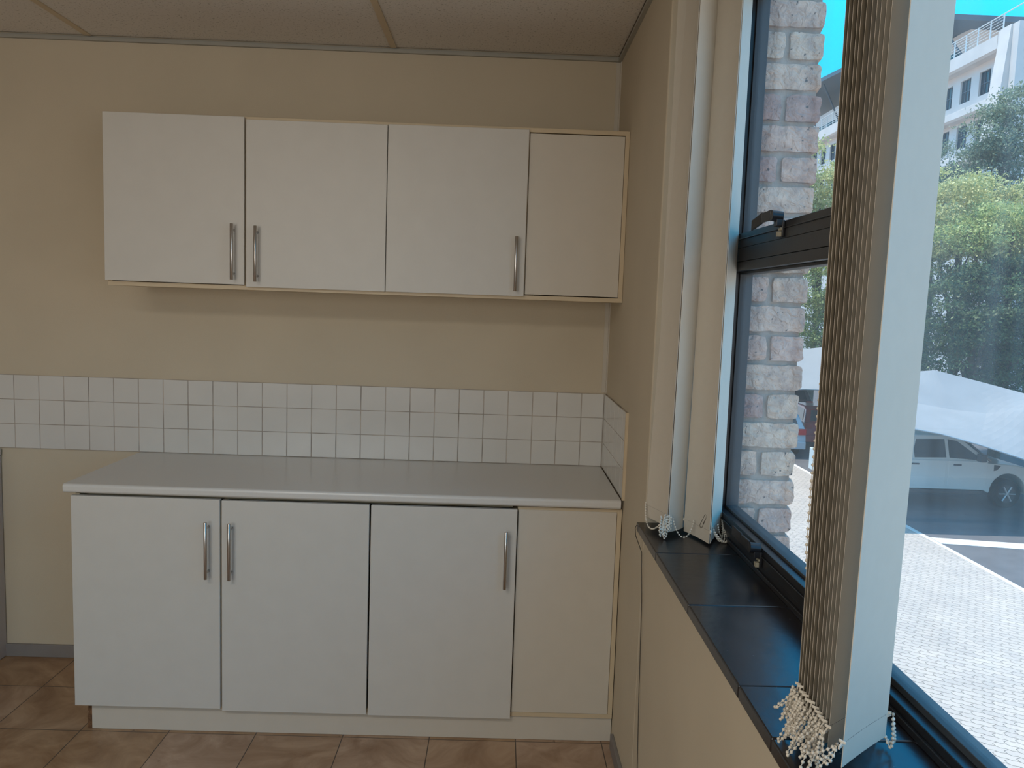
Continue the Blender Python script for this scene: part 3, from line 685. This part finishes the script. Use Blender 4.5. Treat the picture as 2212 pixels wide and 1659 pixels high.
# ------------------------------------------------------------------ vehicles
def wheel(parent, x, y, z, r, w_, side):
    o = MB().tube([(x, y-w_/2, z), (x, y-w_/2+.02, z), (x, y+w_/2-.02, z), (x, y+w_/2, z)], r, 28, radii=[r*.94, r, r, r*.94]).build('wheel', M_TYRE, parent)
    h = MB(); yy = y+side*(w_/2+.004); h.tube([(x, yy-side*.03, z), (x, yy, z)], r*.62, 24)
    o2 = h.build('rim', M_BLKPL, o)
    s_ = MB()
    for k in range(6):
        a = 2*PI*k/6; s_.tube([(x, yy+side*.008, z), (x+math.cos(a)*r*.58, yy+side*.008, z+math.sin(a)*r*.58)], .03, 6)
    s_.tube([(x, yy, z), (x, yy+side*.02, z)], r*.15, 12); s_.build('spokes', M_HUB, o); return o
def car_body(parent, prof, belt, hw, roofhw, m, name='body'):
    """prof: closed side outline (x, z); half-width narrows above the belt line"""
    n = len(prof); b = MB()
    def W_(z, x):
        if z <= belt: return hw-.04*max(0, (belt-z)-.45)
        return hw-.03-(hw-roofhw)*min(1, (z-belt)/.55)
    L_ = [(x, -W_(z, x), z) for x, z in prof]; R_ = [(x, W_(z, x), z) for x, z in prof]
    return L_, R_, n
def truck(x0, yn, z):
    t = empty('pickup_truck', (x0+2.6, yn+.93, z)); tag(t, 'white double-cab pickup truck parked under the shade sail', 'pickup truck')
    hw = .93; yc = yn+hw
    low = [(0, .52), (0, 1.12), (1.60, 1.14), (1.66, 1.20), (3.55, 1.20), (3.75, 1.16), (4.55, 1.12), (5.05, 1.02), (5.25, .86), (5.28, .45), (5.10, .36), (4.87, .36)]
    cxw = 4.42
    arch = lambda c_: [(c_+.47*math.cos(a), .40+.50*math.sin(a)) for a in np.linspace(0, PI, 13)]
    low += arch(cxw)+[(3.92, .38), (3.80, .45), (1.72, .45)]+arch(1.20)+[(.70, .50)]
    b = MB(); b.prism([(x0+a, z+c_) for a, c_ in low], 'y', yn, yn+2*hw); body = b.build('body', P_WHITE, t, bevel=.035, seg=3)
    cab = [(1.68, 1.18), (1.72, 1.30), (1.86, 1.72), (2.05, 1.80), (2.95, 1.82), (3.20, 1.76), (3.95, 1.17)]
    q = MB(); n = len(cab); ins = lambda c_: .03+.17*(c_-1.18)/.62
    vs = [(x0+a, yn+ins(c_), z+c_) for a, c_ in cab]+[(x0+a, yn+2*hw-ins(c_), z+c_) for a, c_ in cab]
    q.add(vs, [tuple(range(n)), tuple(range(n, 2*n))[::-1]]+[(i, n+i, n+(i+1) % n, (i+1) % n) for i in range(n)])
    q.build('cab', P_WHITE, t, bevel=.03, seg=3)
    def side(pts, th, m, name, lab=None, par=t):
        g = MB(); n = len(pts); vs = [(x0+a, yn+ins(c_)-th, z+c_) for a, c_ in pts]+[(x0+a, yn+ins(c_)+.02, z+c_) for a, c_ in pts]
        g.add(vs, [tuple(range(n)), tuple(range(n, 2*n))[::-1]]+[(i, n+i, n+(i+1) % n, (i+1) % n) for i in range(n)])
        o = g.build(name, m, par, bevel=.006)
        if lab: tag(o, lab)
        return o
    side([(1.98, 1.24), (1.97, 1.45), (2.04, 1.70), (2.78, 1.72), (2.80, 1.26)], .006, M_CARGLASS, 'rear_window')
    side([(2.88, 1.26), (2.86, 1.72), (3.10, 1.68), (3.76, 1.22), (3.70, 1.21)], .006, M_CARGLASS, 'front_window')
    g = MB(); g.slab([(x0+3.30, yn+.16, z+1.735), (x0+3.30, yn+2*hw-.16, z+1.735), (x0+3.98, yn+2*hw-.06, z+1.19), (x0+3.98, yn+.06, z+1.19)], .03); g.build('windscreen', M_CARGLASS, t)
    for (a, b_) in ((1.75, 2.80), (2.84, 3.86)):
        o = MB().box(x0+a+.008, x0+b_-.008, yn-.004, yn+.012, z+.52, z+1.19).build('door', P_WHITE, t, bevel=.006)
        hx = a+.13
        hm = MB(); hm.box(x0+hx, x0+hx+.20, yn-.030, yn-.003, z+1.07, z+1.11); hm.build('door_handle', M_BLKPL, o, bevel=.008)
    MB().box(x0+1.665, x0+1.685, yn-.002, yn+.01, z+.52, z+1.15).build('panel_gap', M_DARK, t)
    f = MB(); f.add([(x0+4.02, yn-.006, z+1.12), (x0+4.20, yn-.006, z+1.10), (x0+4.10, yn-.006, z+.98), (x0+4.02, yn-.006, z+.96), (x0+4.02, yn+.01, z+1.12), (x0+4.20, yn+.01, z+1.10), (x0+4.10, yn+.01, z+.98), (x0+4.02, yn+.01, z+.96)],
        [(0,1,2,3),(7,6,5,4),(0,4,5,1),(1,5,6,2),(2,6,7,3),(3,7,4,0)]); f.build('fender_vent', M_BLKPL, t)
    MB().box(x0+1.85, x0+3.75, yn-.02, yn+.15, z+.36, z+.43).build('side_step', M_BLKPL, t, bevel=.01)
    MB().box(x0+.6, x0+4.6, yn+.15, yn+2*hw-.15, z+.30, z+.46).build('chassis', M_BLKPL, t)
    mm = MB(); mm.box(x0+3.55, x0+3.72, yn-.20, yn+.02, z+1.20, z+1.40); mm.build('wing_mirror', M_BLKPL, t, bevel=.03)
    for xx in (1.20, cxw):
        wheel(t, x0+xx, yn+.14, z+.37, .37, .25, -1); wheel(t, x0+xx, yn+2*hw-.14, z+.37, .37, .25, 1)
    for a in (.06, 1.41): MB().box(x0+4.95, x0+5.29, yn+a, yn+a+.39, z+.80, z+.95).build('headlamp', M_HUB, t, bevel=.02)
    return t
truck(8.26, 16.42, GZ)

def hatchback(x, y, rotz, m, label, group=None):
    """small car seen from behind: its tail points towards -y before turning"""
    t = empty('car', (x, y, GZ)); tag(t, label, 'car', group); t.rotation_euler.z = rotz
    def P(name, mb, mm, bev=0, par=t): 
        o = mb.build(name, mm, None, bevel=bev, seg=3); o.parent = par; return o
    # side outline (y forward, z)
    prof = [(0, .30), (-.02, .62), (.06, .95), (.10, 1.0), (.42, 1.42), (.80, 1.50), (2.0, 1.48), (2.75, 1.02), (3.65, .88), (3.95, .60), (3.95, .28), (3.5, .22)]
    prof += [(3.15+.34*math.cos(a), .30+.36*math.sin(a)) for a in np.linspace(0, PI, 9)]+[(2.6, .22), (1.2, .22)]+[(.78+.34*math.cos(a), .30+.36*math.sin(a)) for a in np.linspace(0, PI, 9)]
    wd = lambda z_: .85-max(0, z_-.95)*.32
    n = len(prof); vs = [(-wd(b_), a, b_) for a, b_ in prof]+[(wd(b_), a, b_) for a, b_ in prof]
    b = MB(); b.add(vs, [tuple(range(n))[::-1], tuple(range(n, 2*n))]+[(i, (i+1) % n, n+(i+1) % n, n+i) for i in range(n)])
    P('body', b, m, .04)
    g = MB(); g.slab([(-.62, .12, 1.03), (.62, .12, 1.03), (.55, .40, 1.38), (-.55, .40, 1.38)], .03); P('rear_window', g, M_CARGLASS)
    for s_ in (-1, 1):
        g = MB(); g.slab([(s_*(wd(1.02)+.004), .35, 1.02), (s_*(wd(1.02)+.004), 2.5, 1.02), (s_*(wd(1.40)+.004), 1.95, 1.40), (s_*(wd(1.40)+.004), .62, 1.40)], .012); P('side_window', g, M_CARGLASS)
        P('tail_lamp', MB().box(s_*.84, s_*.58, -.045, .12, .78, .98), M_REDL, .02)
        for yy in (.78, 3.15):
            o = MB().tube([(s_*.66, yy, .30), (s_*.83, yy, .30)], .30, 24).build('wheel', M_TYRE, None); o.parent = t
            o2 = MB().tube([(s_*.82, yy, .30), (s_*.842, yy, .30)], .19, 18).build('hub_cap', M_HUB, None); o2.parent = o
    P('number_plate', MB().box(-.26, .26, -.035, .02, .62, .74), M_PLATE)
    P('bumper', MB().box(-.84, .84, -.07, .12, .30, .56), m, .03)
    P('windscreen', MB().slab([(-.66, 2.73, 1.05), (.66, 2.73, 1.05), (.58, 2.08, 1.44), (-.58, 2.08, 1.44)], .03), M_CARGLASS)
    return t
hatchback(11.25, 24.1, -.10, P_RED, 'small red car, tail towards the viewer, between the brick pier and the blind')
hatchback(9.0, 22.6, -.03, P_SILVER, 'silver car mostly hidden by the brick pier, left of the small red car')
hatchback(12.6, 31.2, -.1, P_BLACK, 'dark grey car furthest back under the shade sail')

# ------------------------------------------------------------------ shade sails on posts
M_POST = mat('galvanised_post', (.35, .36, .37), .4, metal=.5)
def sail(rows, posts, label):
    t = empty('shade_sail', tuple(rows[0][0][:2])+(GZ,)); tag(t, label, 'shade sail', 'white shade sails over the parking')
    # resample rows for a taut curved cloth
    R = []
    for r_ in rows:
        rr = []
        for a, b in zip(r_[:-1], r_[1:]):
            for i in range(4): rr.append(Vector(a).lerp(Vector(b), i/4))
        rr.append(Vector(r_[-1])); R.append(rr)
    G = []
    for a, b in zip(R[:-1], R[1:]):
        for i in range(5): G.append([p.lerp(q, i/5) for p, q in zip(a, b)])
    G.append(R[-1]); m = MB(); m.grid(G, smooth=False)
    o = m.build('canopy', M_SAIL, t); s_ = o.modifiers.new('thickness', 'SOLIDIFY'); s_.thickness = .012
    [MB().tube(R[q_], .02, 8).build('edge_cable', M_POST, t) for q_ in (0, -1)]
    for p in posts: MB().tube([(p[0], p[1], GZ), (p[0], p[1], p[2])], .06, 12).build('post', M_POST, t)
    return t
sail([[(8.00, 13.90, -0.67), (8.79, 13.90, -0.87), (9.38, 13.90, -0.96), (10.26, 13.90, -1.17), (11.31, 13.90, -1.47), (12.59, 13.90, -1.90), (16.05, 13.47, -1.75)],
      [(8.68, 15.40, -0.24), (9.54, 15.40, -0.44), (10.50, 15.40, -0.58), (11.31, 15.40, -0.64), (12.21, 15.40, -0.53), (13.56, 15.40, -0.65), (16.61, 15.36, -0.78)],
      [(9.14, 16.4, .06), (10.12, 16.4, .25), (10.53, 16.4, .29), (11.61, 16.4, .06), (12.85, 16.4, -.22), (14.31, 16.4, -.6), (17.5, 16.4, -.8)],
      [(9.6, 19.7, -.3), (10.9, 19.7, -.1), (11.4, 19.7, -.1), (12.4, 19.7, -.3), (13.6, 19.7, -.5), (15.2, 19.7, -.8), (18.5, 19.7, -.9)]],
     [(15.9, 13.5, -1.65), (17.4, 16.4, -.75), (9.65, 19.65, -.25)], 'white peaked shade sail in front of the trees, over the white pickup truck')
sail([[(8.0, 22.5, -.95), (9.7, 22.5, -.88), (10.5, 22.5, -.88), (12.5, 22.5, -.8)],
      [(8.4, 25, .2), (10.2, 25, .28), (11.3, 25, .45), (13.5, 25, .2)],
      [(9.6, 33, -.6), (11.5, 33, -.5), (13, 33, -.5), (16, 33, -.7)]],
     [(8.05, 22.6, -.9), (12.45, 22.6, -.8)], 'far white shade sail glimpsed beside the brick pier, over the red car')

# ------------------------------------------------------------------ trees
def tree(x, y, z0, blobs, nleaf, size, lm, label, seed, trunk=.16):
    """blobs: (dx, dy, z, rx, ry, rz); leaves cluster in tufts near each blob's shell"""
    t = empty('tree', (x, y, z0)); tag(t, label, 'tree', 'trees behind the parking')
    R = np.random.default_rng(seed); vol = np.array([b[3]*b[4]*b[5] for b in blobs])**.67; vol /= vol.sum()
    nt = max(40, nleaf//140); which = R.choice(len(blobs), nt, p=vol); B = np.array(blobs)[which]
    d = R.normal(size=(nt, 3)); d /= np.linalg.norm(d, axis=1)[:, None]; rad = R.uniform(.55, 1.04, nt)[:, None]**.7
    C_ = np.array([x, y, 0])+B[:, :3]+d*rad*B[:, 3:6]
    li = R.integers(0, nt, nleaf); tuft = size*2.9
    P = C_[li]+R.normal(size=(nleaf, 3))*np.array([tuft*1.15, tuft*1.15, tuft*.42])
    a = R.normal(size=(nleaf, 3)); a /= np.linalg.norm(a, axis=1)[:, None]
    b = R.normal(size=(nleaf, 3)); b[:, 2] *= .6; b -= a*(a*b).sum(1)[:, None]; b /= np.linalg.norm(b, axis=1)[:, None]
    s_ = size*R.uniform(.6, 1.3, nleaf)[:, None]
    nrm = np.cross(a, b)*s_*.18
    V = np.stack([P-a*s_*.75, P+b*s_*.34+nrm, P+a*s_*.75, P-b*s_*.34+nrm], 1).reshape(-1, 3)
    me = bpy.data.meshes.new('foliage'); me.vertices.add(len(V)); me.vertices.foreach_set('co', V.ravel())
    me.loops.add(4*nleaf); me.loops.foreach_set('vertex_index', np.arange(4*nleaf, dtype=np.int32))
    me.polygons.add(nleaf); me.polygons.foreach_set('loop_start', np.arange(0, 4*nleaf, 4, dtype=np.int32)); me.polygons.foreach_set('loop_total', np.full(nleaf, 4, dtype=np.int32))
    me.materials.append(lm); me.update(calc_edges=True); me.validate()
    o = bpy.data.objects.new('foliage', me); COL.objects.link(o); o.parent = t; o.matrix_parent_inverse = Matrix.Translation(t.location).inverted()
    m = MB(); zc = np.mean([q[2] for q in blobs]); rr = random.Random(seed)
    m.tube([(x, y, z0), (x+.1, y, z0+(zc-z0)*.5), (x-.05, y+.1, zc)], trunk, 9, radii=[trunk*1.3, trunk, trunk*.6])
    for q in blobs:
        p0 = Vector((x, y, z0+(zc-z0)*rr.uniform(.35, .8))); p1 = Vector((x+q[0], y+q[1], q[2])); md = p0.lerp(p1, .5)+Vector((rr.uniform(-.3, .3), rr.uniform(-.3, .3), .2))
        m.tube([p0, md, p1], trunk*.4, 6, radii=[trunk*.55, trunk*.35, trunk*.12])
    m.build('trunk', M_TRUNK, t); return t
G2 = GZ-.006
tree(15.6, 24.5, G2, [(-1.2, -.2, 5.2, 1.9, 1.6, 1.5), (1.0, 0, 5.3, 2.0, 1.6, 1.5), (3.2, .3, 4.9, 1.9, 1.6, 1.7), (-.2, -.9, 3.8, 2.2, 1.5, 1.3), (2.2, -.9, 3.4, 2.2, 1.5, 1.3), (4.6, 0, 3.6, 1.8, 1.6, 1.6)], 52000, .085, L_YEL, 'broad yellow-green tree crown rising behind the white shade sail', 11)
tree(15.0, 22.3, G2, [(-1.2, 0, 1.7, 1.7, 1.2, 1.5), (.9, -.2, 2.2, 1.8, 1.2, 1.6), (3.0, 0, 1.8, 1.8, 1.2, 1.9), (-.3, 0, .2, 2.0, 1.2, 1.3), (2.2, 0, .1, 2.0, 1.2, 1.3), (1, 1.4, 1.2, 3.6, .8, 2.6)], 64000, .08, L_DRK, 'dark dense leafy tree directly behind the white pickup truck', 12)
tree(16.6, 23.2, G2, [(-2.1, -.9, 4.3, 1.0, .8, .55), (-.6, -.9, 5.0, 1.2, .8, .5), (.3, -1.2, 2.7, 1.0, .8, .55), (1.3, -1.2, 2.2, 1.1, .8, .7), (.9, -.9, 4.4, 1.2, .8, .5)], 17000, .08, L_YM, 'mid green loose tree in front of the yellow-green crown', 13)
tree(19.3, 28.5, G2, [(-.6, 0, 8.9, .8, .8, 1.3), (.6, 0, 9.5, 1.0, .9, 1.4), (-.6, 0, 7.3, 1.1, 1.0, 1.3), (1.2, 0, 7.6, 1.5, 1.0, 1.5)], 22000, .085, L_GRY, 'tall grey-green tree standing against the white building at the right edge', 14)
tree(16.7, 28.5, G2, [(0, 0, 7.7, .35, .4, .8), (.15, 0, 6.6, .7, .7, .8), (.7, 0, 7.2, .4, .4, .6)], 7000, .07, L_GRY, 'small pointed grey-green tree below the building windows', 15, .1)
tree(15.6, 37.0, G2, [(-.8, 0, 8.3, 1.35, 1.4, 2.3), (.7, 0, 6.7, 1.7, 1.6, 2.3), (2.1, 0, 8.0, 1.5, 1.6, 2.4), (-.5, 0, 4.8, 1.45, 1.45, 1.35)], 26000, .11, L_YEL, 'pale sunlit tree seen between the brick pier and the blind', 16)
tree(15.1, 34.0, G2, [(-.6, 0, 2.9, 1.3, 1.2, 1.6), (.9, 0, 1.7, 1.4, 1.2, 1.6), (-.4, 0, 1.1, 1.1, 1.1, .95), (2.2, 0, 2.9, 1.4, 1.3, 2.0)], 16000, .10, L_MID, 'lower green shrubby tree beside the brick pier above the far shade sail', 17)

# ------------------------------------------------------------------ white building on the rise behind
bd = empty('office_building', (38, 62, G2)); tag(bd, 'white office building with dark windows and roof terrace above the trees', 'building')
FX = 30.0
wys = [48.5+2.12*k for k in range(24)]
fz = [(16.0, 17.5), (13.0, 14.5), (10.0, 11.5), (7.0, 8.5)]
b = MB(); y0, y1 = 46.3, 100.0
# facade wall built round its windows
b.box(FX+.35, 46, y0, y1, GZ, 18.0)
prev = y0
edges = []
for (za, zb) in fz:
    pass
zs_ = [GZ]+[v for p in sorted(fz) for v in p]+[18.0]
for i in range(0, len(zs_), 2): b.box(FX, FX+.35, y0, y1, zs_[i], zs_[i+1])
for (za, zb) in fz:
    pv = y0
    for wy in wys: b.box(FX, FX+.35, pv, wy-.60, za, zb); pv = wy+.60
    b.box(FX, FX+.35, pv, y1, za, zb)
b.build('wall', M_BLDG, bd)
# projecting bands
for (z0, z1, out) in ((18.0, 19.0, .75), (14.75, 15.35, .7), (11.75, 12.35, .7), (8.75, 9.35, .7)):
    MB().prism([(FX+.3, z0+.0), (FX-out+.15, z0), (FX-out, z0+.12), (FX-out, z1-.05), (FX-out+.1, z1), (FX+.3, z1)], 'y', y0, y1).build('balcony_band', M_BLDG, bd)
for (za, zb) in fz[:3]:
    for wy in wys:
        o = MB().box(FX+.18, FX+.24, wy-.60, wy+.60, za, zb).build('window', M_WIN, bd)
        m = MB()
        for u in (-.6, -.2, .2, .6): m.box(FX+.12, FX+.18, wy+u-.025, wy+u+.025, za, zb)
        for v in (0, .5, 1): m.box(FX+.121, FX+.179, wy-.6, wy+.6, za+(zb-za)*v-.025, za+(zb-za)*v+.025)
        m.build('glazing_bar', M_BDARK, o)
# tower with battered buttress at the near corner
tw = MB(); tw.prism([(FX-.9, 44.0), (FX-.9, 46.0), (FX-.3, 46.55), (46, 46.55), (46, 44.0)], 'z', GZ, 19.0)
tw.add([(FX-1.0, 44.6, 19.0), (FX-1.0, 45.6, 19.0), (FX-1.6, 44.6, 12), (FX-1.6, 45.9, 12), (FX-.8, 44.6, 12), (FX-.8, 45.9, 12), (FX-.8, 44.6, 19), (FX-.8, 45.6, 19)], [(0,1,3,2),(0,2,4,6),(1,7,5,3),(0,6,7,1),(2,3,5,4)])
tw.build('tower', M_BLDG, bd)
# set-back penthouse under a deep oversailing roof
MB().box(32.2, 44, 54.5, 100, 18.0, 22.2).build('penthouse', M_BLDG, bd)
pg = MB()
for k in range(16): pg.box(32.14, 32.2, 55.5+2.7*k, 57.6+2.7*k, 19.1, 21.0)
pg.build('penthouse_glazing', M_WIN, bd)
MB().slab([(29.3, 52.3, 22.1), (44.5, 52.3, 22.1), (44.5, 102, 26.1), (29.3, 102, 26.1)], .35).build('roof', M_BDARK, bd)
st = MB()
for k in range(9): st.tube([(32.2, 54+5.2*k, 19.2), (29.9, 54+5.2*k, 22.0+.08*5.2*k)], .09, 8)
st.build('roof_strut', M_BDARK, bd)
rl = MB(); xr = FX-.62
for k in range(42): rl.box(xr-.03, xr+.03, 46.0+1.3*k-.03, 46.0+1.3*k+.03, 19.0, 20.05)
for z_ in (19.2, 19.38, 19.56, 19.74, 19.92): rl.tube([(xr, 46, z_), (xr, 99.5, z_)], .016, 6)
rl.tube([(xr, 44, 20.07), (xr, 99.5, 20.07)], .035, 8)
rl.build('railing', M_RAIL, bd)
